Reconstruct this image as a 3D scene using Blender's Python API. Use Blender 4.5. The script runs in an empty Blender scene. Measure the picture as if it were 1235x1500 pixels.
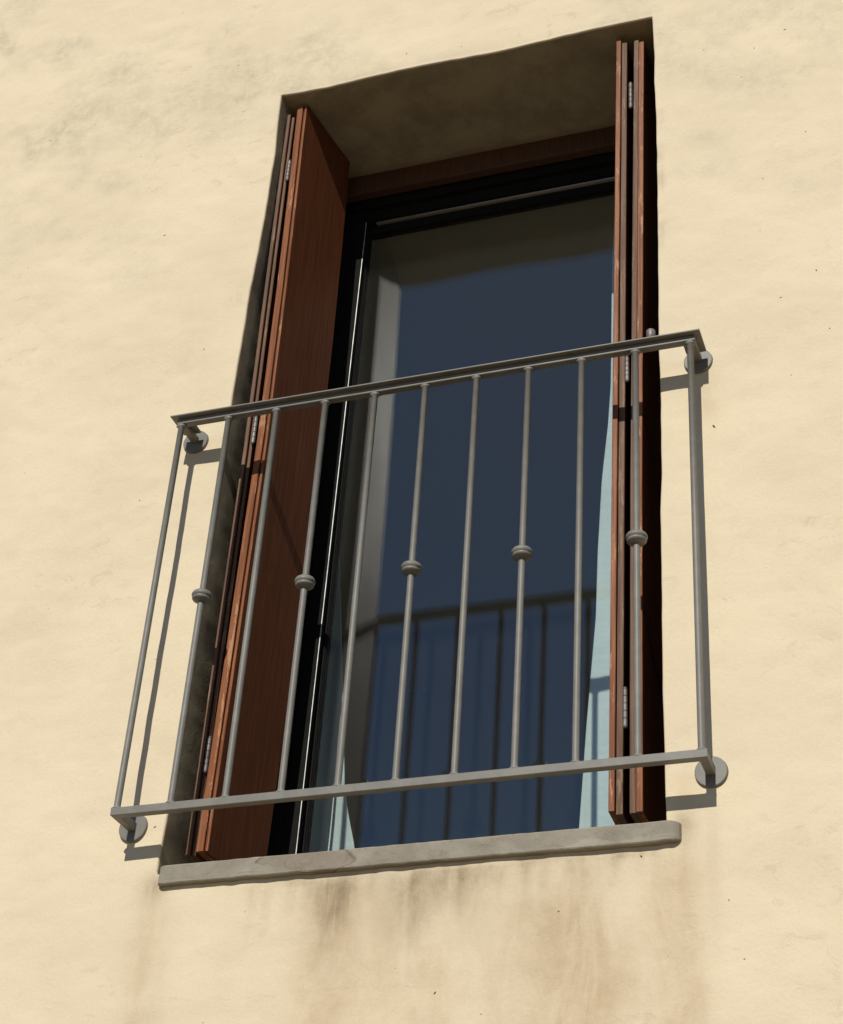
import bpy, bmesh, math, random
import numpy as np
from mathutils import Matrix, Vector
random.seed(4)
S = bpy.context.scene
COL = S.collection

# ------------------------------------------------------------------ camera
cam_d = bpy.data.cameras.new('camera')
cam = bpy.data.objects.new('camera', cam_d)
COL.objects.link(cam)
R_ = (0.95305417, 0.29996444, 0.04134103)
U_ = (0.13310541, -0.5376535, 0.83259333)
F_ = (-0.27197554, 0.78800384, 0.5523398)
cam.matrix_world = Matrix(((R_[0], U_[0], -F_[0], 1.6326),
                           (R_[1], U_[1], -F_[1], -2.9021),
                           (R_[2], U_[2], -F_[2], -1.3292),
                           (0, 0, 0, 1)))
cam_d.sensor_fit = 'AUTO'
cam_d.sensor_width = 36
cam_d.lens = 2600.24 / 1500 * 36
cam_d.shift_x = -(712.5 - 617.5) / 1500
cam_d.shift_y = (767.5 - 750) / 1500
cam_d.clip_end = 2000
cam_d.clip_start = 0.05
S.camera = cam

# ------------------------------------------------------------------ light
AZ, K = -0.015, 0.74                       # the sun's rays travel (AZ, 1, -K)
to_sun = Vector((-AZ, -1, K)).normalized()
elev = math.asin(to_sun.z)
world = bpy.data.worlds.new('World')
S.world = world
world.use_nodes = True
wn = world.node_tree
bg = wn.nodes['Background']
sky = wn.nodes.new('ShaderNodeTexSky')
sky.sky_type = 'NISHITA'
sky.sun_disc = False
sky.sun_elevation = elev
sky.sun_rotation = math.atan2(to_sun.x, to_sun.y)
sky.altitude = 1500
sky.air_density = 1.0
sky.dust_density = 0.0
sky.ozone_density = 3.0
wn.links.new(sky.outputs[0], bg.inputs[0])
bg.inputs[1].default_value = 0.066
sun_d = bpy.data.lights.new('sun', 'SUN')
sun_d.energy = 4.0
sun_d.angle = math.radians(0.53)
sun_d.color = (1.0, 0.95, 0.86)
sun = bpy.data.objects.new('sun', sun_d)
COL.objects.link(sun)
sun.location = (0, -6, 6)
sun.rotation_euler = to_sun.to_track_quat('Z', 'Y').to_euler()

S.view_settings.view_transform = 'Standard'
S.view_settings.look = 'None'
S.view_settings.exposure = 0.0
S.view_settings.gamma = 1.0
S.view_settings.use_curve_mapping = False
S.render.engine = 'CYCLES'
S.cycles.max_bounces = 10
S.cycles.diffuse_bounces = 5
S.cycles.transparent_max_bounces = 12
S.cycles.use_denoising = True
S.cycles.sample_clamp_indirect = 8.0
S.cycles.blur_glossy = 0.6
S.cycles.caustics_reflective = True

# ------------------------------------------------------------------ helpers
def link(name, me, mats=(), parent=None, smooth=False):
    o = bpy.data.objects.new(name, me)
    for m in mats:
        me.materials.append(m)
    COL.objects.link(o)
    if parent is not None:
        o.parent = parent
        o.matrix_parent_inverse = parent.matrix_world.inverted()
    if smooth:
        me.polygons.foreach_set('use_smooth', [True] * len(me.polygons))
    return o

def mesh(verts, faces):
    me = bpy.data.meshes.new('mesh')
    me.from_pydata([tuple(v) for v in verts], [], [tuple(f) for f in faces])
    me.update()
    bm = bmesh.new(); bm.from_mesh(me)
    bmesh.ops.recalc_face_normals(bm, faces=bm.faces)
    bm.to_mesh(me); bm.free()
    return me

def thing(name, label, cat, loc=(0, 0, 0), group=None):
    o = bpy.data.objects.new(name, None)
    o.empty_display_size = 0.05
    COL.objects.link(o)
    o.location = loc
    o.matrix_world = Matrix.Translation(loc)
    o['label'] = label; o['category'] = cat
    if group: o['group'] = group
    return o

def tag(o, label=None, cat=None, group=None, kind=None):
    for k, v in (('label', label), ('category', cat), ('group', group), ('kind', kind)):
        if v: o[k] = v
    return o

def box_vf(x0, x1, y0, y1, z0, z1):
    v = [(x0, y0, z0), (x1, y0, z0), (x1, y1, z0), (x0, y1, z0), (x0, y0, z1), (x1, y0, z1), (x1, y1, z1), (x0, y1, z1)]
    f = [(0, 3, 2, 1), (4, 5, 6, 7), (0, 1, 5, 4), (1, 2, 6, 5), (2, 3, 7, 6), (3, 0, 4, 7)]
    return v, f

def box(name, b, mat, parent=None, bev=0.0, segs=2):
    me = mesh(*box_vf(*b))
    if bev:
        bm = bmesh.new(); bm.from_mesh(me)
        bmesh.ops.bevel(bm, geom=bm.edges[:], offset=bev, segments=segs, affect='EDGES', profile=0.6)
        bm.to_mesh(me); bm.free()
    return link(name, me, [mat], parent)

def lathe(profile, center, n=32, axis='z'):
    v, f = [], []
    m = len(profile)
    for i in range(n):
        a = 2 * math.pi * i / n
        for (r, h) in profile:
            if axis == 'z': v.append((center[0] + r * math.cos(a), center[1] + r * math.sin(a), center[2] + h))
            else: v.append((center[0] + r * math.cos(a), center[1] + h, center[2] + r * math.sin(a)))
    for i in range(n):
        j = (i + 1) % n
        for k in range(m - 1):
            f.append((i * m + k, j * m + k, j * m + k + 1, i * m + k + 1))
    f.append([i * m for i in range(n)][::-1])
    f.append([i * m + m - 1 for i in range(n)])
    return mesh(v, f)

def path_sweep(path, section):
    """sweep a closed section [(out, z)] along an open plan path with mitred corners; out is to the left-hand outside"""
    v, f = [], []
    n = len(path); m = len(section)
    for i, (px, py) in enumerate(path):
        ds = []
        if i > 0: ds.append(Vector((path[i][0] - path[i-1][0], path[i][1] - path[i-1][1])).normalized())
        if i < n - 1: ds.append(Vector((path[i+1][0] - path[i][0], path[i+1][1] - path[i][1])).normalized())
        ns = [Vector((d.y, -d.x)) for d in ds]
        if len(ns) == 2:
            b = (ns[0] + ns[1]); b = b / (1 + ns[0].dot(ns[1]))
        else: b = ns[0]
        for (o, z) in section:
            v.append((px + b.x * o, py + b.y * o, z))
    for i in range(n - 1):
        for k in range(m):
            l = (k + 1) % m
            f.append((i * m + k, i * m + l, (i + 1) * m + l, (i + 1) * m + k))
    f.append(list(range(m))[::-1]); f.append([(n - 1) * m + k for k in range(m)])
    return mesh(v, f)

# value noise in numpy for shapes and stains
_rng = np.random.RandomState(11)
_LAT = _rng.rand(256, 256)
def vnoise(x, y):
    xi = np.floor(x).astype(int); yi = np.floor(y).astype(int)
    fx = x - xi; fy = y - yi
    fx = fx * fx * (3 - 2 * fx); fy = fy * fy * (3 - 2 * fy)
    g = lambda a, b: _LAT[a % 256, b % 256]
    return ((g(xi, yi) * (1 - fx) + g(xi + 1, yi) * fx) * (1 - fy) + (g(xi, yi + 1) * (1 - fx) + g(xi + 1, yi + 1) * fx) * fy) - 0.5
def fbm(x, y, f, octs=4, gain=0.5, seed=0):
    s = 0; a = 1
    for i in range(octs):
        s = s + a * vnoise(x * f + 17.3 * i + seed * 31.7, y * f + 9.1 * i + seed * 13.1)
        f *= 2.03; a *= gain
    return s

# ------------------------------------------------------------------ materials
class NT:
    def __init__(s, name):
        s.m = bpy.data.materials.new(name); s.m.use_nodes = True
        s.t = s.m.node_tree; s.b = s.t.nodes['Principled BSDF']
        s.out = s.t.nodes['Material Output']
        s.geo = s.t.nodes.new('ShaderNodeNewGeometry')
        s.pos = s.geo.outputs['Position']
    def n(s, t, **kw):
        o = s.t.nodes.new(t)
        for k, v in kw.items(): setattr(o, k, v)
        return o
    def l(s, a, b): s.t.links.new(a, b)
    def val(s, inp, x):
        if hasattr(x, 'is_linked') or isinstance(x, bpy.types.NodeSocket): s.l(x, inp)
        else: inp.default_value = x
    def math(s, op, a, b=None, c=None):
        o = s.n('ShaderNodeMath', operation=op)
        s.val(o.inputs[0], a)
        if b is not None: s.val(o.inputs[1], b)
        if c is not None: s.val(o.inputs[2], c)
        return o.outputs[0]
    def sstep(s, x, a, b, c=0., d=1.):
        o = s.n('ShaderNodeMapRange', interpolation_type='SMOOTHSTEP')
        s.val(o.inputs[0], x)
        for i, q in enumerate((a, b, c, d)): o.inputs[i + 1].default_value = q
        return o.outputs[0]
    def noise(s, scale, detail=4, rough=0.55, vec=None, stretch=None, dist=0.0, off=None):
        v = vec or s.pos
        if stretch or off:
            mp = s.n('ShaderNodeMapping'); s.l(v, mp.inputs[0])
            if stretch: mp.inputs['Scale'].default_value = stretch
            if off: mp.inputs['Location'].default_value = off
            v = mp.outputs[0]
        o = s.n('ShaderNodeTexNoise'); s.l(v, o.inputs['Vector'])
        o.inputs['Scale'].default_value = scale; o.inputs['Detail'].default_value = detail
        o.inputs['Roughness'].default_value = rough; o.inputs['Distortion'].default_value = dist
        return o.outputs['Fac']
    def mix(s, f, a, b, mode='MIX'):
        o = s.n('ShaderNodeMix', data_type='RGBA', blend_type=mode)
        s.val(o.inputs[0], f)
        for i, q in ((6, a), (7, b)):
            if isinstance(q, bpy.types.NodeSocket): s.l(q, o.inputs[i])
            else: o.inputs[i].default_value = (*q, 1)
        return o.outputs[2]
    def bump(s, h, strength, dist, nrm=None):
        o = s.n('ShaderNodeBump'); o.inputs['Strength'].default_value = strength; o.inputs['Distance'].default_value = dist
        s.l(h, o.inputs['Height'])
        if nrm is not None: s.l(nrm, o.inputs['Normal'])
        return o.outputs[0]
    def fin(s, col, rough=0.8, nrm=None, spec=0.5, metal=0.0):
        if isinstance(col, bpy.types.NodeSocket): s.l(col, s.b.inputs['Base Color'])
        else: s.b.inputs['Base Color'].default_value = (*col, 1)
        s.val(s.b.inputs['Roughness'], rough)
        s.b.inputs['Specular IOR Level'].default_value = spec
        s.b.inputs['Metallic'].default_value = metal
        if nrm is not None: s.l(nrm, s.b.inputs['Normal'])
        return s.m
    def xyz(s):
        o = s.n('ShaderNodeSeparateXYZ'); s.l(s.pos, o.inputs[0]); return o.outputs

def mat_plaster():
    t = NT('painted_plaster')
    a = t.n('ShaderNodeVertexColor'); a.layer_name = 'stain'
    sp = t.n('ShaderNodeSeparateColor'); t.l(a.outputs[0], sp.inputs[0])
    ochre, grime, dust = sp.outputs[0], sp.outputs[1], sp.outputs[2]
    base = t.mix(t.sstep(t.noise(2.3, 6, 0.6), 0.35, 0.68), (0.742, 0.636, 0.452), (0.700, 0.598, 0.424))
    base = t.mix(t.math('MULTIPLY', t.sstep(t.noise(9, 5, 0.65, dist=0.6), 0.5, 0.78), 0.45), base, (0.64, 0.545, 0.385))
    mk = t.math('MULTIPLY', t.sstep(t.noise(17, 9, 0.74, dist=0.8, stretch=(1, 1, 1.6)), 0.555, 0.63), t.sstep(t.noise(2.6, 4, 0.6, off=(3, 1, 5)), 0.44, 0.62))
    base = t.mix(t.math('MULTIPLY', mk, 0.5), base, (0.58, 0.485, 0.345))
    mp_ = t.n('ShaderNodeMapping'); mp_.inputs['Rotation'].default_value = (0, 0.5, 0); mp_.inputs['Scale'].default_value = (0.5, 1, 4.0); t.l(t.pos, mp_.inputs[0])
    sc = t.math('MULTIPLY', t.sstep(t.noise(13, 7, 0.8, vec=mp_.outputs[0], dist=1.2), 0.645, 0.675), t.sstep(t.noise(5, 3, 0.6, off=(9, 1, 2)), 0.5, 0.62))
    base = t.mix(t.math('MULTIPLY', sc, 0.55), base, (0.50, 0.41, 0.28))
    base = t.mix(t.math('MULTIPLY', t.sstep(t.noise(420, 2, 0.6), 0.35, 0.65), 0.26), base, (0.60, 0.50, 0.36))
    run = t.sstep(t.noise(11, 8, 0.72, stretch=(1.2, 1, 0.42), dist=0.7), 0.34, 0.66, 0.55, 1.15)
    ochre = t.math('MULTIPLY', ochre, run); grime = t.math('MULTIPLY', grime, run)
    f1 = t.math('MULTIPLY', ochre, t.math('MULTIPLY_ADD', t.noise(45, 5, 0.7), 0.9, 0.5))
    base = t.mix(f1, base, (0.49, 0.365, 0.225))
    f2 = t.math('MULTIPLY', grime, t.math('MULTIPLY_ADD', t.noise(28, 6, 0.72), 1.3, 0.32))
    base = t.mix(f2, base, (0.27, 0.205, 0.125))
    f3 = t.math('MULTIPLY', dust, t.math('MULTIPLY_ADD', t.sstep(t.noise(26, 9, 0.78, dist=0.4), 0.36, 0.64), 0.95, 0.25))
    base = t.mix(f3, base, (0.50, 0.44, 0.31))
    # fine speckle of sand grains and grime in pores
    pores = t.sstep(t.noise(150, 3, 0.75), 0.70, 0.80)
    base = t.mix(t.math('MULTIPLY', pores, 0.22), base, (0.38, 0.30, 0.18))
    # hairline cracks
    X, Y, Z = t.xyz()
    def crack(z0, slope, x0, x1, amp, w, seed):
        nz = t.math('SUBTRACT', t.noise(14, 7, 0.72, stretch=(1, 1, 0.15), off=(seed, 0, 0)), 0.5)
        d = t.math('SUBTRACT', t.math('SUBTRACT', Z, t.math('MULTIPLY_ADD', X, slope, z0)), t.math('MULTIPLY', nz, amp))
        m = t.sstep(t.math('ABSOLUTE', d), w * 0.3, w, 1, 0)
        m = t.math('MULTIPLY', m, t.sstep(X, x0, x0 + 0.04)); m = t.math('MULTIPLY', m, t.sstep(X, x1 - 0.04, x1, 1, 0))
        return t.math('MULTIPLY', m, t.sstep(t.noise(22, 3, 0.5, off=(seed, 3, 0)), 0.42, 0.56))
    c = crack(-0.268, -0.012, -0.02, 0.63, 0.055, 0.0011, 0.0)
    c = t.math('MAXIMUM', c, crack(-0.262, 0.02, 0.56, 0.80, 0.08, 0.0010, 5.0))
    # crack beside the left shutter
    nv = t.math('SUBTRACT', t.noise(18, 6, 0.7, stretch=(0.15, 1, 1)), 0.5)
    d = t.math('ABSOLUTE', t.math('SUBTRACT', t.math('ADD', X, 0.036), t.math('MULTIPLY', nv, 0.03)))
    cv = t.math('MULTIPLY', t.sstep(d, 0.0003, 0.0012, 1, 0), t.math('MULTIPLY', t.sstep(Z, 1.42, 1.44), t.sstep(Z, 1.50, 1.53, 1, 0)))
    c = t.math('MAXIMUM', c, cv)
    base = t.mix(t.math('MULTIPLY', c, 0.13), base, (0.33, 0.26, 0.16))
    nr = t.bump(t.noise(14, 7, 0.66, dist=0.3), 0.16, 0.012)
    nr = t.bump(t.math('ADD', mk, sc), 0.25, 0.0012, nr)
    nr = t.bump(t.noise(120, 6, 0.8), 0.55, 0.0018, nr)
    nr = t.bump(t.math('MULTIPLY', c, -1), 0.3, 0.001, nr)
    return t.fin(base, 0.93, nr, 0.25)

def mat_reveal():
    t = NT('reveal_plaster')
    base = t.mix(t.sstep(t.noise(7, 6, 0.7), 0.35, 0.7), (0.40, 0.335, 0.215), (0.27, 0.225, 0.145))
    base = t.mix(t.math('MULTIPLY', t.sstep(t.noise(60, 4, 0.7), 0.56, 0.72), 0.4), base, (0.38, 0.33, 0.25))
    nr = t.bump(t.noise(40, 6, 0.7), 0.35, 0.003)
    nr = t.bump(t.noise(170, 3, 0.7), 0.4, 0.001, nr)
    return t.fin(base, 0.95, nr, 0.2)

def mat_wood(name, c1, c2, peel, peel_amt, rough=0.55, spec=0.4, fine=0.5, lo=0.62):
    t = NT(name)
    g = t.noise(60, 6, 0.65, stretch=(2.4, 2.4, 0.07), dist=0.6)
    g2 = t.noise(190, 4, 0.6, stretch=(3.0, 3.0, 0.05))
    base = t.mix(t.sstep(g, 0.34, 0.68), c1, c2)
    base = t.mix(t.math('MULTIPLY', t.sstep(g2, 0.48, 0.62), fine), base, tuple(q * 0.5 for q in c1))
    pl = t.math('MULTIPLY', t.sstep(t.noise(34, 7, 0.78, stretch=(1.6, 1.6, 0.20)), lo, lo + 0.06), peel_amt)
    base = t.mix(pl, base, peel)
    dk = t.math('MULTIPLY', t.sstep(t.noise(34, 5, 0.7, stretch=(1, 1, 0.3), off=(7, 0, 2)), 0.66, 0.72), 0.55)
    base = t.mix(dk, base, tuple(q * 0.3 for q in c1))
    nr = t.bump(g, fine, 0.0012); nr = t.bump(g2, 0.3, 0.0004, nr)
    return t.fin(base, t.math('MULTIPLY_ADD', g, 0.25, rough - 0.12), nr, spec)

def mat_metal_paint():
    t = NT('grey_rail_paint')
    base = t.mix(t.sstep(t.noise(30, 5, 0.6), 0.4, 0.65), (0.176, 0.169, 0.150), (0.202, 0.194, 0.172))
    base = t.mix(t.math('MULTIPLY', t.sstep(t.noise(120, 4, 0.7), 0.66, 0.74), 0.35), base, (0.32, 0.31, 0.28))
    base = t.mix(t.math('MULTIPLY', t.sstep(t.noise(75, 6, 0.75, off=(4, 2, 1)), 0.68, 0.72), 0.5), base, (0.10, 0.065, 0.04))
    nr = t.bump(t.noise(240, 3, 0.6), 0.16, 0.0005)
    return t.fin(base, 0.48, nr, 0.32)

def mat_stone():
    t = NT('grey_sill_stone')
    base = t.mix(t.sstep(t.noise(11, 6, 0.65), 0.36, 0.66), (0.315, 0.285, 0.23), (0.25, 0.225, 0.18))
    base = t.mix(t.math('MULTIPLY', t.sstep(t.noise(120, 4, 0.7), 0.55, 0.72), 0.35), base, (0.20, 0.17, 0.125))
    # repair patches of differing mortar
    X, Y, Z = t.xyz()
    v = t.n('ShaderNodeTexNoise'); v.inputs['Scale'].default_value = 9; v.inputs['Detail'].default_value = 3
    t.l(t.pos, v.inputs['Vector'])
    w = t.math('MULTIPLY_ADD', v.outputs['Fac'], 0.14, -0.07)
    def patch(xc, zc, rx, rz):
        dx = t.math('DIVIDE', t.math('SUBTRACT', t.math('ADD', X, w), xc), rx)
        dz = t.math('DIVIDE', t.math('SUBTRACT', t.math('MULTIPLY_ADD', w, 0.5, Z), zc), rz)
        return t.math('SQRT', t.math('ADD', t.math('MULTIPLY', dx, dx), t.math('MULTIPLY', dz, dz)))
    p = t.math('MINIMUM', patch(0.335, -0.012, 0.085, 0.03), patch(0.235, -0.012, 0.022, 0.017))
    base = t.mix(t.math('MULTIPLY', t.sstep(p, 0.94, 1.0, 1, 0), 0.45), base, (0.22, 0.175, 0.13))
    base = t.mix(t.math('MULTIPLY', t.math('MULTIPLY', t.sstep(p, 0.93, 0.99), t.sstep(p, 1.0, 1.07, 1, 0)), 0.6), base, (0.14, 0.11, 0.08))
    q = patch(0.90, -0.035, 0.12, 0.012)
    base = t.mix(t.math('MULTIPLY', t.sstep(q, 0.8, 1.0, 1, 0), 0.25), base, (0.46, 0.42, 0.34))
    nr = t.bump(t.noise(60, 8, 0.75), 0.7, 0.003)
    nr = t.bump(t.sstep(t.noise(38, 5, 0.7, off=(2, 0, 4)), 0.58, 0.62), 0.5, 0.0015, nr)
    nr = t.bump(t.math('MULTIPLY', t.sstep(p, 0.9, 1.02), 1.0), 0.5, 0.002, nr)
    return t.fin(base, 0.9, nr, 0.25)

def mat_simple(name, col, rough, spec=0.5, metal=0.0, var=0.0, bumpd=0.0, bscale=100):
    t = NT(name)
    c = col
    if var: c = t.mix(t.sstep(t.noise(40, 5, 0.65), 0.35, 0.7), col, tuple(q * (1 - var) for q in col))
    nr = t.bump(t.noise(bscale, 4, 0.65), 0.4, bumpd) if bumpd else None
    return t.fin(c, rough, nr, spec, metal)

def mat_glass():
    t = NT('window_glass')
    t.t.nodes.remove(t.b)
    fr = t.n('ShaderNodeFresnel')
    t.l(t.math('MULTIPLY_ADD', t.geo.outputs['Backfacing'], 1 / 1.52 - 1.52, 1.52), fr.inputs['IOR'])   # thin pane: same angle at both faces
    tr = t.n('ShaderNodeBsdfTransparent'); tr.inputs[0].default_value = (0.965, 0.98, 0.975, 1)
    gl = t.n('ShaderNodeBsdfGlossy'); gl.inputs['Roughness'].default_value = 0.0
    gl.inputs[0].default_value = (0.95, 0.97, 1, 1)
    # flecks of dust on the pane
    df = t.n('ShaderNodeBsdfDiffuse'); df.inputs[0].default_value = (0.6, 0.62, 0.62, 1)
    mx = t.n('ShaderNodeMixShader'); t.l(fr.outputs[0], mx.inputs[0]); t.l(tr.outputs[0], mx.inputs[1]); t.l(gl.outputs[0], mx.inputs[2])
    m2 = t.n('ShaderNodeMixShader')
    fl = t.sstep(t.noise(190, 3, 0.7), 0.735, 0.77)
    film = 0.003
    t.l(t.math('ADD', t.math('MULTIPLY', fl, 0.12), film), m2.inputs[0])
    t.l(mx.outputs[0], m2.inputs[1]); t.l(df.outputs[0], m2.inputs[2])
    t.l(m2.outputs[0], t.out.inputs[0])
    return t.m

def mat_cloth():
    t = NT('aqua_curtain_cloth')
    t.t.nodes.remove(t.b)
    c = t.mix(t.sstep(t.noise(8, 5, 0.6), 0.35, 0.7), (0.76, 0.84, 0.85), (0.70, 0.79, 0.80))
    wv = t.noise(420, 2, 0.5, stretch=(1, 1, 0.4))
    nr = t.bump(wv, 0.35, 0.0006)
    nr = t.bump(t.noise(30, 4, 0.6, stretch=(0.6, 1, 1.6)), 0.4, 0.006, nr)
    df = t.n('ShaderNodeBsdfDiffuse'); t.l(c, df.inputs[0]); t.l(nr, df.inputs['Normal'])
    tl = t.n('ShaderNodeBsdfTranslucent'); t.l(c, tl.inputs[0])
    mx = t.n('ShaderNodeMixShader'); mx.inputs[0].default_value = 0.22
    t.l(df.outputs[0], mx.inputs[1]); t.l(tl.outputs[0], mx.inputs[2]); t.l(mx.outputs[0], t.out.inputs[0])
    return t.m

M_plaster = mat_plaster(); M_reveal = mat_reveal()
M_front = mat_wood('varnished_orange_wood', (0.300, 0.112, 0.045), (0.155, 0.050, 0.020), (0.50, 0.27, 0.14), 0.75, spec=0.22, lo=0.55)
M_dull = mat_wood('weathered_brown_wood', (0.165, 0.083, 0.042), (0.09, 0.043, 0.022), (0.30, 0.20, 0.12), 0.6, 0.65, lo=0.56)
M_face = mat_wood('dark_red_stain_wood', (0.155, 0.053, 0.022), (0.105, 0.034, 0.015), (0.24, 0.10, 0.05), 0.45, 0.62, 0.07, 0.08)
M_beam = mat_wood('dark_beam_wood', (0.10, 0.045, 0.022), (0.07, 0.03, 0.016), (0.14, 0.07, 0.035), 0.2, 0.6)
M_rail = mat_metal_paint()
M_stone = mat_stone()
M_frame = mat_simple('black_window_frame', (0.014, 0.014, 0.0125), 0.75, 0.04, 0, 0.2)
M_bead = mat_simple('bright_aluminium_strip', (0.80, 0.80, 0.78), 0.45, 0.5, 0.5, 0.4)
M_gasket = mat_simple('grey_gasket', (0.42, 0.41, 0.38), 0.5, 0.5, 0.3)
M_face.node_tree.nodes['Principled BSDF'].inputs['Specular Tint'].default_value = (1.0, 0.78, 0.64, 1)
M_hinge = mat_simple('worn_hinge_steel', (0.20, 0.18, 0.165), 0.5, 0.5, 0.3, 0.4, 0.001, 200)
M_glass = mat_glass(); M_cloth = mat_cloth()
M_room = mat_simple('interior_paint', (0.50, 0.47, 0.40), 0.9, 0.2)
M_floor = mat_simple('interior_floor', (0.34, 0.30, 0.23), 0.6, 0.4)
M_ground = mat_simple('street_paving', (0.205, 0.155, 0.10), 0.9, 0.2, 0, 0.3)
M_speck = mat_simple('dark_specks', (0.10, 0.065, 0.035), 0.8, 0.3)

# ------------------------------------------------------------------ ground and room
v, f = box_vf(-300, 300, -300, 300, -3.2, -3.0)
tag(link('ground', mesh(v, f), [M_ground]), kind='structure')
RX0, RX1, RY0, RY1, RZ0, RZ1 = -1.1, 1.7, 0.45, 3.3, -0.12, 2.21
tag(box('room_floor', (RX0 - .1, RX1 + .1, RY0, RY1 + .1, RZ0 - .1, RZ0), M_floor), kind='structure')
tag(box('room_ceiling', (RX0 - .1, RX1 + .1, RY0, RY1 + .1, RZ1, RZ1 + .1), M_room), kind='structure')
for nm, b in (('room_wall', (RX0 - .1, RX0, RY0, RY1, RZ0, RZ1)), ('room_wall', (RX1, RX1 + .1, RY0, RY1, RZ0, RZ1)),
              ('room_wall', (RX0 - .1, RX1 + .1, RY1, RY1 + .1, RZ0, RZ1))):
    tag(box(nm, b, M_room), kind='structure')

# ------------------------------------------------------------------ house wall
H = 2.152
EDGE = 0.0042
zl = [-.05, .04, .112, .6, 1.137, 1.367, 1.497, 1.716, 1.833, 1.936, 2.05, 2.152]
dl_ = [-.014, -.013, -.0106, -.0085, -.0066, -.0032, -.0018, .0077, .0087, .0098, .005, .004]
zr = [-.05, .014, .1435, .286, .436, .69, .775, .86, 1.0, 1.117, 1.23, 1.47, 1.778, 1.918, 2.01, 2.152]
dr_ = [.0, .0, -.0007, -.0026, -.0019, -.0013, .0027, .0024, .0028, -.0002, .0012, .0026, .003, -.0004, .0007, -.003]
xt = [0, .06, .136, .2, .258, .33, .398, .48, .573, .65, .726, .79, .849, .92, 1.0]
dt_ = [.006, -.004, -.010, -.004, .0, .003, .0015, -.004, -.0115, -.010, -.007, -.003, .0, -.001, -.002]
def axis(parts):
    out = [parts[0][0]]
    for a, b, n in parts:
        out += list(a + (b - a) * np.arange(1, n + 1) / n)
    return np.array(out)
st = 0.0095
ua = axis([(-9, -2.2, 8), (-2.2, -1.1, 14), (-1.1, 0, int(1.1 / st)), (0, 1, int(1 / st)), (1, 1.5, int(.5 / st)), (1.5, 2.5, 14), (2.5, 9, 8)])
va = axis([(-3.0, -0.9, 12), (-0.9, -0.45, 8), (-0.45, 0, int(.45 / st)), (0, H, int(H / st)), (H, 2.95, int((2.95 - H) / st)), (2.95, 3.6, 8), (3.6, 7, 6)])
nu, nv = len(ua), len(va)
i0 = int(np.argmin(abs(ua - 0))); i1 = int(np.argmin(abs(ua - 1)))
j0 = int(np.argmin(abs(va - 0))); j1 = int(np.argmin(abs(va - H)))
UU, VV = np.meshgrid(ua, va)
vc = np.clip(VV, 0, H); uc = np.clip(UU, 0, 1)
dL = np.interp(vc, zl, dl_) + 0.0016 * vnoise(VV * 23, VV * 0 + 3) ; dR = np.interp(vc, zr, dr_) + 0.0012 * vnoise(VV * 25, VV * 0 + 8)
dT = 0.62 * np.interp(uc, xt, dt_) + 0.002 * vnoise(UU * 30, UU * 0 + 5)
fal = lambda d: np.exp(-np.maximum(d, 0) / 0.07)
ob = (dL - EDGE) * (1 - uc) + (dR + EDGE) * uc
XX = UU + ob * fal(-UU) * fal(UU - 1)
HB = -0.012                                 # the hole's lower edge lies inside the sill
oz = (dT + EDGE) * (vc / H) + (HB - EDGE) * (1 - vc / H)
ZZ = VV + oz * fal(-VV) * fal(VV - H)
near = 1 - np.exp(-np.maximum.reduce([-UU, UU - 1, -VV, VV - H, UU * 0]) / 0.03)
YY = -(0.0062 * fbm(XX, ZZ * 1.3, 3.2, 3, 0.55, 1) + 0.0014 * fbm(XX + 0.15 * ZZ, ZZ * 2.0, 13, 3, 0.6, 2)) * (0.25 + 0.75 * near)
YY = YY - YY[(ZZ > -.4) & (ZZ < 2.9)].mean()
YY = np.where((abs(UU - .5) < 3) & (VV > -1) & (VV < 3.2), YY, YY * 0.3)

# stains: R = ochre rust, G = dark grime, B = pale grey weathering
def gs(d, w): return np.exp(-(d / w) ** 2)
def ss(x, a, b):
    t_ = np.clip((x - a) / (b - a), 0, 1); return t_ * t_ * (3 - 2 * t_)
X, Z = XX, ZZ
och = 0 * X; gri = 0 * X; dus = 0 * X
wob = 0.03 * fbm(Z * 0.4, X * 0.2, 8, 3, .5, 4)
under = ss(-Z, 0.045, 0.075)
for (xc, w, a, top, bot) in [(0.0, .035, .38, .05, .6), (.36, .05, .42, .05, .55), (.47, .03, .12, .1, .5), (.56, .035, .30, .2, .6),
                             (.80, .07, .45, .12, .5), (.86, .04, .18, .05, .4), (1.005, .034, .55, .05, .62), (1.03, .02, .18, .0, .5), (.17, .03, .10, .05, .3), (.24, .03, .08, .05, .3)]:
    och += a * 1.05 * gs(X + wob - xc, w * 1.35) * ss(-Z, top - .03, top + .06) * (1 - ss(-Z, bot - .1, bot + .4))
for (xc, w, a, bot) in [(.355, .022, .60, .14), (.385, .018, .35, .10), (.52, .028, .42, .14), (.575, .014, .45, .09), (.62, .03, .25, .10), (.70, .05, .20, .07), (.90, .05, .16, .06), (.80, .03, .25, .05), (.20, .05, .15, .05), (.47, .02, .15, .1)]:
    gri += a * 1.45 * gs(X + wob * .6 - xc, w * 1.2) * under * (1 - ss(-Z, bot * .5, bot * 1.8))
och += (.17 + .25 * np.clip(fbm(X, Z * .5, 9, 3, .6, 44), -.4, .6)) * ss(X, .22, .36) * (1 - ss(X, .9, 1.05)) * under * (1 - ss(-Z, .25, .7))
gri += .13 * ss(X, .25, .4) * (1 - ss(X, .85, 1.0)) * under * (1 - ss(-Z, .08, .3))
for k_ in range(26):
    xk = .12 + .88 * ((k_ * .6180339) % 1); gri += .30 * gs(X + wob * .35 - xk, .0075 + .004 * ((k_ * .37) % 1)) * under * (1 - ss(-Z, .03, .07 + .16 * ((k_ * .77) % 1)))
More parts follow.
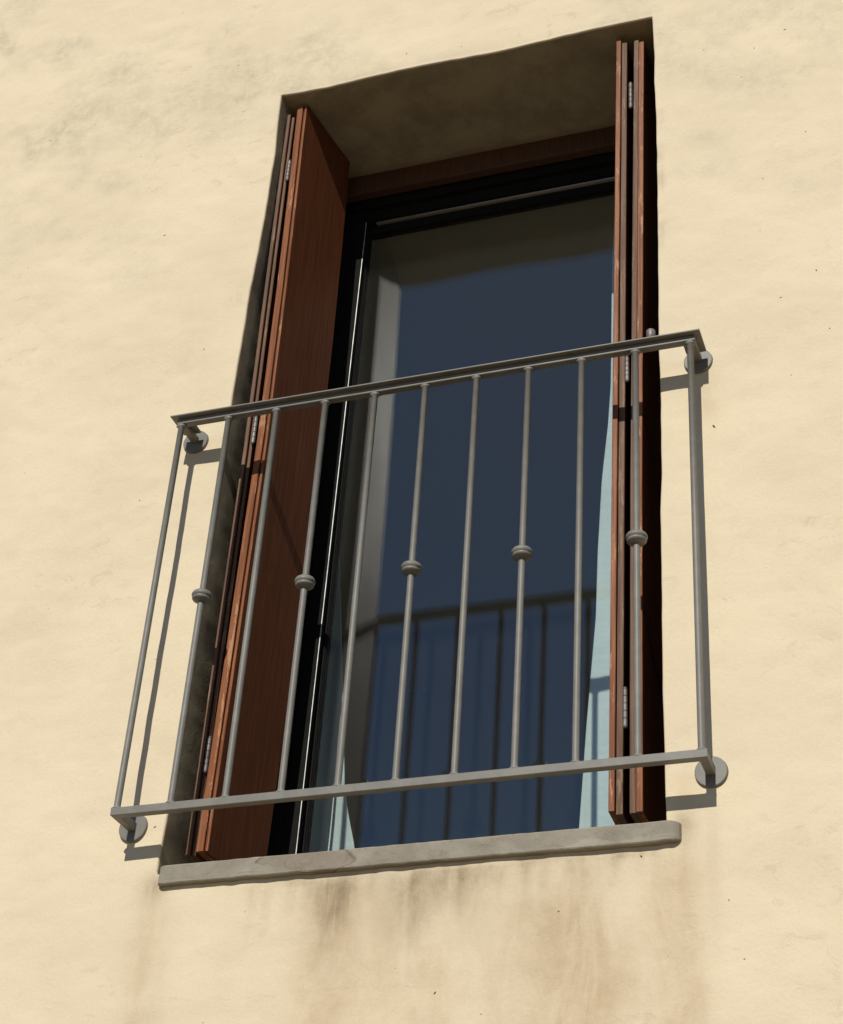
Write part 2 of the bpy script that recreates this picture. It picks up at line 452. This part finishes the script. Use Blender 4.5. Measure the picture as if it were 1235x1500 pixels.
gri += .45 * gs(Z + .052, .010) * ss(X, .1, .3) * (1 - ss(X, .95, 1.03)) * (0.6 + 1.4 * np.clip(fbm(X, Z, 24, 3, .6, 7) + .2, 0, 1))
gri += .55 * gs(np.hypot(X + .012, Z + .035), .030); gri += .55 * gs(np.hypot(X - 1.034, (Z + .01) * .7), .022)
och += .35 * gs(np.hypot(X - 1.10, (Z - .925) * .7), .032) + .25 * gs(np.hypot(X - 1.105, (Z - 1.0) * .5), .02)
och += .25 * gs(X - 1.04, .018) * gs(Z - .05, .05) + .20 * gs(X - 1.085, .014) * ss(-Z, -.05, .0) * (1 - ss(-Z, .1, .3))
och += .22 * gs(np.hypot(X + .02, Z - .27), .04)
och += .30 * np.clip(fbm(X, Z, 2.1, 4, .55, 9) * 1.6 - .12, 0, 1) * ss(Z, 0.2, 2.6)
# cloudy weathering, strongest towards the top of the facade
cl = fbm(X + .35 * Z, Z - .2 * X, 3.4, 5, .6, 3) + 0.35 * fbm(X, Z, 14, 3, .6, 12)
dus += (0.25 + 0.75 * ss(Z, 1.25, 2.3)) * np.clip(cl * 1.7 - .05, 0, 1) * .48
dus += .25 * (1 - ss(X, -.75, -.55)) * np.clip(cl * 2 + .1, 0, 1)
for (xc, zc, r, a) in [(-.517, 2.37, .05, .5), (-.42, 2.20, .05, .45), (-.66, 2.2, .09, .35), (-.55, 2.28, .06, .4), (-.10, 2.27, .035, .55), (-.10, 2.17, .03, .4),
                       (-.55, 2.02, .035, .7), (-.58, 1.99, .02, .6), (-.45, 1.95, .05, .55), (-.55, 1.80, .03, .5), (-.60, 1.86, .025, .5), (1.11, 1.70, .05, .5), (1.18, 1.86, .05, .5),
                       (1.08, 1.95, .04, .4), (1.23, 1.83, .06, .5), (1.05, 1.60, .03, .4), (1.02, 1.45, .03, .45), (1.13, 1.60, .05, .45), (1.32, 1.50, .04, .4)]:
    q = np.hypot((X - xc) + .03 * fbm(X, Z, 12, 3, .6, 21), (Z - zc) * 1.3 + .03 * fbm(X, Z, 12, 3, .6, 22))
    dus += a * .75 * gs(q, r)
dus += .4 * gs(X - .012 + wob * .3 + .0, .02) * 0
edge_d = np.where(VV > H, VV - H, 9)
dus += .35 * gs(edge_d, .02) * (UU > -.02) * (UU < 1.02)
gri += .35 * gs(X - 1.012, .010) * ss(Z, 1.3, 1.5) * (1 - ss(Z, 1.75, 1.9)) * np.clip(fbm(X, Z, 20, 3, .6, 31) * 2 + .5, 0, 1)
STN = np.stack([np.clip(och, 0, 1), np.clip(gri, 0, .9), np.clip(dus, 0, .9), 0 * X + 1], -1).reshape(-1, 4)

verts = np.stack([XX, YY, ZZ], -1).reshape(-1, 3)
idx = lambda i, j: j * nu + i
faces = []
for j in range(nv - 1):
    for i in range(nu - 1):
        if i0 <= i < i1 and j0 <= j < j1: continue
        faces.append((idx(i, j), idx(i + 1, j), idx(i + 1, j + 1), idx(i, j + 1)))
# boundary loop of the hole and rings into the reveal
loop = [(i0, j) for j in range(j0, j1)] + [(i, j1) for i in range(i0, i1)] + [(i1, j) for j in range(j1, j0, -1)] + [(i, j0) for i in range(i1, i0, -1)]
nl = len(loop)
rings = [(.0036, 0.0), (.0020, .0006), (.0006, .0021), (0.0001, .0052), (0., .010), (-.0004, .022), (-.0006, .045), (-.0008, .08), (-.001, .13), (-.001, .19), (-.001, .26), (-.001, .34), (-.001, .45)]
verts = verts.tolist(); stn = STN.tolist()
prev = [idx(i, j) for i, j in loop]
n_front = len(faces)
for (o, y) in rings:
    cur = []
    for (i, j) in loop:
        k = idx(i, j); bx, by, bz = verts[k]
        u, w = ua[i], va[j]
        fade = 1 - min(y / .3, 1)
        nx = -1 if i == i0 else (1 if i == i1 else 0); nz = 1 if j == j1 else (-1 if j == j0 else 0)
        x = bx - nx * EDGE + nx * o; z = bz - nz * EDGE + nz * o
        if nx: x = (u + (x - u) * (0.25 + .75 * fade))
        if nz > 0: z = (2.147 + (z - 2.147) * fade)
        rgh = 0.0014 * fade * float(vnoise(np.array(w * 40 + u * 37), np.array(y * 60 + 2)))+ 0.0008 * float(vnoise(np.array(w * 17 + u * 19), np.array(y * 22 + 7)))
        rgh *= min(y / .02, 1)
        x += nx * rgh; z += nz * rgh
        cur.append(len(verts)); verts.append((x, by * fade + y, z))
        stn.append(stn[k])
    for a in range(nl):
        b = (a + 1) % nl
        faces.append((prev[b], prev[a], cur[a], cur[b]))
    prev = cur
n_rev = len(faces)
cur = []
for (i, j) in loop:
    u, w = ua[i], va[j] / H
    x = RX0 + .002 if i == i0 else (RX1 - .002 if i == i1 else RX0 + (RX1 - RX0) * u)
    z = RZ1 - .002 if j == j1 else (RZ0 + .002 if j == j0 else RZ0 + (RZ1 - RZ0) * w)
    cur.append(len(verts)); verts.append((x, .4501, z)); stn.append((0, 0, 0, 1))
for a in range(nl):
    b = (a + 1) % nl
    faces.append((prev[b], prev[a], cur[a], cur[b]))
me = bpy.data.meshes.new('mesh'); me.from_pydata(verts, [], faces); me.update()
ca = me.color_attributes.new('stain', 'FLOAT_COLOR', 'POINT')
ca.data.foreach_set('color', np.array(stn, dtype=np.float32).ravel())
ring_n = nl
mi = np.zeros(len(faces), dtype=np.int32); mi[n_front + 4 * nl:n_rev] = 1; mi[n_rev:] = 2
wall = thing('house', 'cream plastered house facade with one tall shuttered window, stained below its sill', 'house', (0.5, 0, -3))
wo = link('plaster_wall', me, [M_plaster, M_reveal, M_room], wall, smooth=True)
me.polygons.foreach_set('material_index', mi)

# dark pits and stuck debris on the plaster
sv, sf = [], []
specks = [(-.939, 2.775), (-.343, 2.584), (-.34, 1.909), (-.0999, 2.125), (-.386, 2.035), (-.683, 2.173), (-.655, 1.706), (-.268, 1.725), (-.3415, 1.685), (.002, 1.84),
          (1.318, 2.003), (1.243, 1.962), (1.21, 1.873), (1.123, 1.991), (1.347, 1.6555), (1.311, 1.48), (1.244, 1.539), (1.346, 1.238), (1.364, 1.074), (1.02, 1.403), (1.267, 1.179), (1.184, 1.308),
          (-.0326, .089), (.954, -.0596), (-.0168, .30), (1.109, -.154), (1.132, -.261), (.5, -.2366), (.6665, -.33), (.803, -.152), (.13, -.314), (-.138, 2.31), (-.091, .475), (1.278, .969), (1.114, .8675), (.578, -.287),
          (.50, 2.19), (.35, 2.21), (.62, -.075), (-.13, .72), (-.55, 2.2), (-.2, .9), (-.1, 1.32)]
for k in range(45): specks.append((random.uniform(-.95, 1.45), random.uniform(-.38, 2.7)))
ins = lambda x, z: -.03 < x < 1.04 and -.05 < z < 2.18
big = 43
for q, (x, z) in enumerate(specks):
    if ins(x, z): continue
    r = random.uniform(.0012, .0024) if q < big else random.uniform(.0006, .0011)
    a0 = random.random() * 3; el = random.uniform(1, 2.2)
    jx = int(np.argmin(abs(ua - x))); jz = int(np.argmin(abs(va - z)))
    y = float(YY[jz, jx]) + .0003
    b = len(sv)
    sv.append((x, y - .0012, z))
    for s in range(7):
        a = s / 7 * 6.283; rr = r * random.uniform(.7, 1.2)
        px, pz = rr * math.cos(a) * el, rr * math.sin(a)
        sv.append((x + px * math.cos(a0) - pz * math.sin(a0), y, z + px * math.sin(a0) + pz * math.cos(a0)))
    for s in range(7): sf.append((b, b + 1 + s, b + 1 + (s + 1) % 7))
o = link('plaster_specks', mesh(sv, sf), [M_speck], wall); o['kind'] = 'stuff'

# ------------------------------------------------------------------ stone sill
def sill_mesh():
    x0, x1, y0, y1, z0, z1 = -.003, 1.029, -.0135, .36, -.041, 0.0
    N = 300
    prof = []                                # closed y-z section with fine front, bottom arris
    for t_ in np.linspace(0, 1, 9): prof.append((y1 + (y0 + .004 - y1) * t_, z1, 0))
    prof += [(y0 + .0012, z1 - .0012, 1)]
    for t_ in np.linspace(0.08, .92, 9): prof.append((y0, z1 + (z0 - z1) * t_, 1))
    prof += [(y0 + .0016, z0 + .0012, 1)]
    for t_ in np.linspace(0.02, 1, 5): prof.append((y0 + .004 + (y1 - y0) * t_, z0, 1))
    v, f = [], []
    m = len(prof)
    for i in range(N + 1):
        x = x0 + (x1 - x0) * i / N
        e0 = min((x - x0), .012) / .012; e1 = min((x1 - x), .02) / .02
        ins_ = .007 * (1 - math.sqrt(max(0, 1 - (1 - e0) ** 2))) + .016 * (1 - math.sqrt(max(0, 1 - (1 - e1) ** 2)))
        for k, (y, z, fr) in enumerate(prof):
            n1 = float(vnoise(np.array(x * 60), np.array(z * 90 + 4))); n2 = float(vnoise(np.array(x * 14), np.array(z * 30 + 9)))
            chip = max(0, float(vnoise(np.array(x * 28 + 3), np.array(7.))) - .12)
            yy = y + (0.0010 * n1 + .0007 * n2 if fr else 0) + (ins_ if k > 6 else 0)
            zz = z
            if z < -.03: zz += .0012 * n1 + .004 * chip; yy += .002 * chip * (y < y0 + .01)
            elif z > -.003: zz += .0010 * float(vnoise(np.array(x * 55), np.array(y * 20 + 2)))
            zc = (z0 + z1) / 2
            zz = zc + (zz - zc) * (1 - .10 * (1 - e0) - .18 * (1 - e1) ** 2)
            v.append((x, yy, zz))
    for i in range(N):
        for k in range(m):
            l = (k + 1) % m
            f.append((i * m + k, i * m + l, (i + 1) * m + l, (i + 1) * m + k))
    f.append(list(range(m))); f.append([N * m + k for k in range(m)])
    return mesh(v, f)
sill = link('window_sill', sill_mesh(), [M_stone], None)
tag(sill, 'grey stone sill with chipped lower edge and mortar patch, under the window', 'window sill')

# ------------------------------------------------------------------ window
win = thing('window', 'tall dark framed glass window set deep between brown folding shutters', 'window', (0.5, .36, 0.0))
b = box('head_beam', (-.004, 1.004, .325, .352, 2.080, 2.1485), M_beam, win, .003)
b['label'] = 'brown wooden board across the top of the window'
GL, GR, GT, GB, GY = .1195, .885, 1.980, .055, .3925
def stile(name, x0, x1, y0, y1, z0, z1, mat=None, bev=.0015): return box(name, (x0, x1, y0, y1, z0, z1), mat or M_frame, win, bev)
# outer frame
stile('frame', -.004, .070, .358, .425, -.02, 2.12); stile('frame', .935, 1.004, .358, .425, -.02, 2.12)
stile('frame', .0702, .9348, .358, .425, 2.055, 2.12); stile('frame', .0702, .9348, .358, .425, -.02, .01)
# sash with stepped profile
def lean(name, xa, xb, y0, y1, z0, z1, mat):
    """upright bar whose sides lean: xa / xb give (x at foot, x at top)"""
    v = [(xa[0], y0, z0), (xb[0], y0, z0), (xb[0], y1, z0), (xa[0], y1, z0), (xa[1], y0, z1), (xb[1], y0, z1), (xb[1], y1, z1), (xa[1], y1, z1)]
    return link(name, mesh(v, box_vf(0, 1, 0, 1, 0, 1)[1]), [mat], win)
lean('sash', (.0705, .0705), (.1075, .1155), .3665, .418, .0105, 2.054, M_frame)
stile('sash', .907, .9345, .372, .418, .0105, 2.054)
stile('sash', .1162, .9068, .372, .418, 2.018, 2.054); stile('sash', .1102, .9068, .372, .418, .0105, .035)
stile('glazing_bar', .1130, .1175, .386, .414, .0355, 2.012); stile('glazing_bar', .1176, GL + .0006, .389, .41, .0355, 2.005)
stile('glazing_bar', GR, .9065, .382, .41, .0355, 2.012)
stile('glazing_bar', GL + .0008, GR - .0002, .385, .41, GT, 2.0075); stile('glazing_bar', GL + .0008, GR - .0002, .385, .41, .0355, GB)
s_ = lean('metal_strip', (.1077, .1157), (.1093, .1173), .3655, .3668, .0355, 2.010, M_bead)
s_['label'] = 'thin bright upright metal strip at the left edge of the glass'
v = [(.14, .3775, 2.0135), (.90, .3775, 2.0095), (.90, .3775, 2.0148), (.14, .3775, 2.0140), (.14, .39, 2.0128), (.90, .39, 2.0078), (.90, .39, 2.0155), (.14, .39, 2.0155)]
o = link('metal_strip', mesh(v, box_vf(0, 1, 0, 1, 0, 1)[1]), [M_gasket], win); o['label'] = 'thin pale strip along the top edge of the glass'
o = box('pane', (GL - .003, GR + .003, GY, GY + .004, GB - .003, GT + .003), M_glass, win)
o = box('pane', (GL - .003, GR + .003, GY + .010, GY + .014, GB - .003, GT + .003), M_glass, win)

# ------------------------------------------------------------------ curtains behind the glass
def curtain(name, zt, zb, xa, xb, y, folds, amp, label, n=60, m=90, grp=None, yf=None):
    v, f = [], []
    for j in range(m + 1):
        z = zt + (zb - zt) * j / m
        a, b_ = xa(z), xb(z)
        for i in range(n + 1):
            t_ = i / n
            x = a + (b_ - a) * t_
            yy = y + amp * math.sin(folds * t_ * 6.283 + .8 * math.sin(z * 1.7)) * (1 - .3 * z / 2) + .004 * float(vnoise(np.array(t_ * 6), np.array(z * 5)))
            v.append((x, yy, z))
    for j in range(m):
        for i in range(n):
            p = j * (n + 1) + i
            f.append((p, p + 1, p + n + 2, p + n + 1))
    me = mesh(v, f)
    o = link(name, me, [M_cloth], None, True)
    md = o.modifiers.new('thickness', 'SOLIDIFY'); md.thickness = .0012; md.offset = 1
    tag(o, label, 'curtain', grp)
    return o
cz = [.05, .259, .497, .6, .777, .965, 1.16, 1.325, 1.45, 1.865, 2.1]
cx = [.682, .693, .7057, .7126, .7255, .729, .738, .7526, .7592, .7617, .77]
curtain('curtain', 2.12, -.05, lambda z: float(np.interp(z, cz, cx)), lambda z: .97, .535, 1.6, .003,
        'pale aqua curtain in full sun behind the glass, next to the right shutter')
lz = [.05, .2, .254, .33, .40, .44, .582, .77, .98, 1.2, 1.5, 2.1]
lx = [.20, .183, .1736, .153, .138, .1336, .117, .0962, .073, .045, .02, -.0]
curtain('curtain', 2.12, -.05, lambda z: -.09, lambda z: float(np.interp(z, lz, lx)), .53, 1.5, .006,
        'shaded aqua curtain behind the glass beside the left shutter, its bottom corner sunlit')

# ------------------------------------------------------------------ shutters
def board(name, parent, mats, xf, yf, ang, thick, depth, z0, z1, ch=.0014, n=44, seed=0, wear=.0006):
    """upright board seen end-on: xf(z) = x of its left front arris; ang turns its depth towards +x"""
    v, f, fm = [], [], []
    sec = [(ch, 0), (thick - ch, 0), (thick, ch), (thick, depth - ch), (thick - ch, depth), (ch, depth), (0, depth - ch), (0, ch)]
    m = len(sec)
    for i in range(n + 1):
        z = z0 + (z1 - z0) * i / n
        an = ang(z) if callable(ang) else ang
        ca_, sa_ = math.cos(an), math.sin(an)
        for (a, d) in sec:
            w = wear * float(vnoise(np.array(z * 30 + seed), np.array(a * 300 + seed)))
            x = xf(z) + a * ca_ + d * sa_
            y = yf - a * sa_ + d * ca_ + (w if d < .01 else 0)
            zz = z
            if i == n: zz = z - .002 * (d > .01) * 0
            v.append((x, y, zz))
    for i in range(n):
        for k in range(m):
            l = (k + 1) % m
            f.append((i * m + k, i * m + l, (i + 1) * m + l, (i + 1) * m + k)); fm.append(0 if k in (0, 1, 7) else 1)
    f.append(list(range(m))[::-1]); fm.append(0); f.append([n * m + k for k in range(m)]); fm.append(0)
    me = bpy.data.meshes.new('mesh'); me.from_pydata(v, [], f); me.update()
    o = link(name, me, mats, parent)
    me.polygons.foreach_set('material_index', fm)
    return o

def lerp(t0, v0): return lambda z: float(np.interp(z, t0, v0))
def leaf(parent, loc):
    o = bpy.data.objects.new('leaf', None); o.empty_display_size = .04
    COL.objects.link(o); o.parent = parent; o.matrix_parent_inverse = parent.matrix_world.inverted(); o.location = loc
    bpy.context.view_layer.update()
    return o
ls = thing('folding_shutter', 'left brown wooden folding shutter, its broad dark red face turned to the glass', 'shutter', (.04, .05, .02), 'folding shutters of the window')
bpy.context.view_layer.update()
zz = [0, .5, 1.05, 1.6, 2.14]
l1 = leaf(ls, (.022, .04, .03)); l2 = leaf(ls, (.06, .04, .03))
L1x = lerp(zz, [.0235, .0220, .0215, .0150, .0095]); L2x = lerp([0, .5, 1.05, 1.5, 1.8, 2.14], [.0455, .0500, .0540, .0500, .0445, .0372])
L2a = lerp([0, .5, 1.05, 1.5, 1.8, 2.14], [.062, .095, .110, .130, .137, .142])
board('board', l1, [M_dull, M_face], L1x, .037, -.02, .0095, .235, .040, 2.118, seed=1)
board('board', l1, [M_dull, M_face], lambda z: L1x(z) + .0105, .044, -.02, .0080, .228, .040, 2.112, seed=2)
board('board', l2, [M_front, M_face], L2x, .035, L2a, .0165, .232, .044, 2.136, seed=3)
board('board', l2, [M_face, M_face], lambda z: L2x(z) + .0168, .040, L2a, .0035, .226, .046, 2.132, ch=.0005, seed=4)
board('board', l2, [M_front, M_face], lambda z: L2x(z) + .0206, .0355, L2a, .0062, .232, .044, 2.140, ch=.001, seed=5)
rs = thing('folding_shutter', 'right brown wooden folding shutter seen edge-on as orange planks by the aqua curtain', 'shutter', (.93, .05, .02), 'folding shutters of the window')
bpy.context.view_layer.update()
r1 = leaf(rs, (.90, .04, .03)); r2 = leaf(rs, (.945, .04, .03))
R1x = lerp([.04, .8, 2.15], [.8846, .8893, .8985]); R2x = lerp([.04, .8, 2.15], [.9234, .9275, .9420])
board('board', r1, [M_front, M_face], R1x, .034, -.03, .0118, .235, .049, 2.138, seed=6)
board('board', r1, [M_dull, M_face], lambda z: R1x(z) + .0128, .040, -.03, .0132, .230, .044, 2.126, seed=7)
board('board', r2, [M_dull, M_face], R2x, .040, .0, .0125, .230, .044, 2.124, seed=8)
board('board', r2, [M_front, M_face], lambda z: R2x(z) + .0134, .036, .0, .0128, .234, .044, 2.110, seed=9)

def hinge(parent, x, y, z, h=.075):
    y += .003
    prof = [(.0, -h / 2 - .004), (.0035, -h / 2 - .003), (.0048, -h / 2)]
    for k in range(5):
        a = -h / 2 + h * k / 5; b_ = -h / 2 + h * (k + 1) / 5
        prof += [(.0048, a + .001), (.0048, b_ - .001), (.0040, b_)]
    prof += [(.0048, h / 2), (.003, h / 2 + .004), (.0, h / 2 + .005)]
    o = link('hinge', lathe(prof, (x, y, z), 16), [M_hinge], parent, False)
    return o
for (x, z, h) in ((.0352, 1.910, .066), (.0432, 1.083, .072), (.0400, .258, .075)): hinge(ls, x, .036, z, h)
for (x, z, h) in ((.9325, 1.933, .082), (.9215, 1.088, .064), (.9155, .264, .080)): hinge(rs, x, .038, z, h)

# little shutter stop on the right jamb just above the handrail
st_ = thing('shutter_stop', 'small pale metal shutter stop on the right wall corner just above the handrail', 'shutter stop', (.99, .0, 1.13))
link('stop_pin', lathe([(0, -.03), (.0100, -.03), (.0100, .004), (.0090, .0055), (0, .006)], (.985, -.004, 1.140), 20), [M_hinge], st_, True)
box('stop_arm', (.985, 1.03, -.003, .004, 1.118, 1.126), M_hinge, st_, .001)

# ------------------------------------------------------------------ railing
xL, xR, yF, zT, zB, hB = -.0887, 1.0947, -.0814, 1.0545, .0823, .0171
rail = thing('balcony_railing', 'grey painted iron window guard with eleven upright bars, fixed to the wall by round plates', 'railing', (.5, -.04, .08))
bpy.context.view_layer.update()
hb = hB / 2
path = [(xL + hb, -.004), (xL + hb, yF + hb), (xR - hb, yF + hb), (xR - hb, -.004)]
def sq(w, z0, z1, c=.0012): return [(-w, z0 + c), (-w + c, z0), (w - c, z0), (w, z0 + c), (w, z1 - c), (w - c, z1), (-w + c, z1), (-w, z1 - c)]
lower = link('bottom_rail', path_sweep(path, sq(hb, zB, zB + hB)), [M_rail], rail)
upper = link('top_rail', path_sweep(path, sq(hb, zT - .0045 - .0128, zT - .0045)), [M_rail], rail)
pf = [(xL + hb, -.022), (xL + hb, yF + hb), (xR - hb, yF + hb), (xR - hb, -.022)]
flat = link('handrail', path_sweep(pf, sq(.0215, zT - .0043, zT, .001)), [M_rail], rail)
flat['label'] = 'flat iron handrail strip capping the railing'
for (x, z) in ((xL + hb, zB + hb), (xR - hb, zB + hb), (xL + hb, zT - .0125), (xR - hb, zT - .0125)):
    yw = float(YY[int(np.argmin(abs(va - z))), int(np.argmin(abs(ua - x)))])
    link('wall_plate', lathe([(0, .004), (.0305, .004), (.0312, -.0005), (.0302, -.0055), (.029, -.0065), (0, -.0065)], (x, min(yw, 0.002), z), 48, 'y'), [M_rail], rail)
r = .0069
zb0, zt0 = zB + hB, zT - .0175
bal_prof = [(0, zb0 - .001), (.0088, zb0 - .001), (.0086, zb0 + .0012), (.0072, zb0 + .0040), (r, zb0 + .007), (r, (zb0 + zt0) / 2), (r, zt0 - .0065), (.0082, zt0 - .0055), (.0088, zt0 - .002), (.0085, zt0 + .001), (0, zt0 + .001)]
zk = .5711
knob_prof = [(r - .0008, .0150), (.0085, .0140), (.0135, .0122), (.0178, .0085), (.0200, .0040), (.0204, .0012), (.0196, -.0018), (.0180, -.0036), (.0176, -.0046), (.0184, -.0058), (.0184, -.0078), (.0168, -.0104), (.0138, -.0126), (.0100, -.0140), (r - .0008, -.0146)]
me_b = lathe([(a, b_) for a, b_ in bal_prof], (0, 0, 0), 24); me_b.materials.append(M_rail)
for v_ in me_b.vertices:
    if v_.co.z < zb0 + .0035 or v_.co.z > zt0 - .003: v_.co.x *= 1.4
me_b.polygons.foreach_set('use_smooth', [True] * len(me_b.polygons))
knob_prof = [(a * (1.07 if a > .007 else 1), b_ * 0.95) for a, b_ in knob_prof]
me_k = lathe(knob_prof, (0, 0, 0), 36); me_k.materials.append(M_rail)
me_k.polygons.foreach_set('use_smooth', [True] * len(me_k.polygons))
x_first, x_last = -.0812, 1.0835
for i in range(11):
    x = x_first + (x_last - x_first) * i / 10
    o = bpy.data.objects.new('baluster', me_b); COL.objects.link(o)
    o.parent = rail; o.matrix_parent_inverse = rail.matrix_world.inverted(); o.location = (x, yF + hb, 0)
    bpy.context.view_layer.update()
    if i % 2 == 1:
        k_ = bpy.data.objects.new('knob', me_k); COL.objects.link(k_)
        k_.parent = o; k_.location = (0, 0, zk + random.uniform(-.001, .001)); k_.rotation_euler = (random.uniform(-.04, .04), random.uniform(-.04, .04), random.random())
bpy.context.view_layer.update()
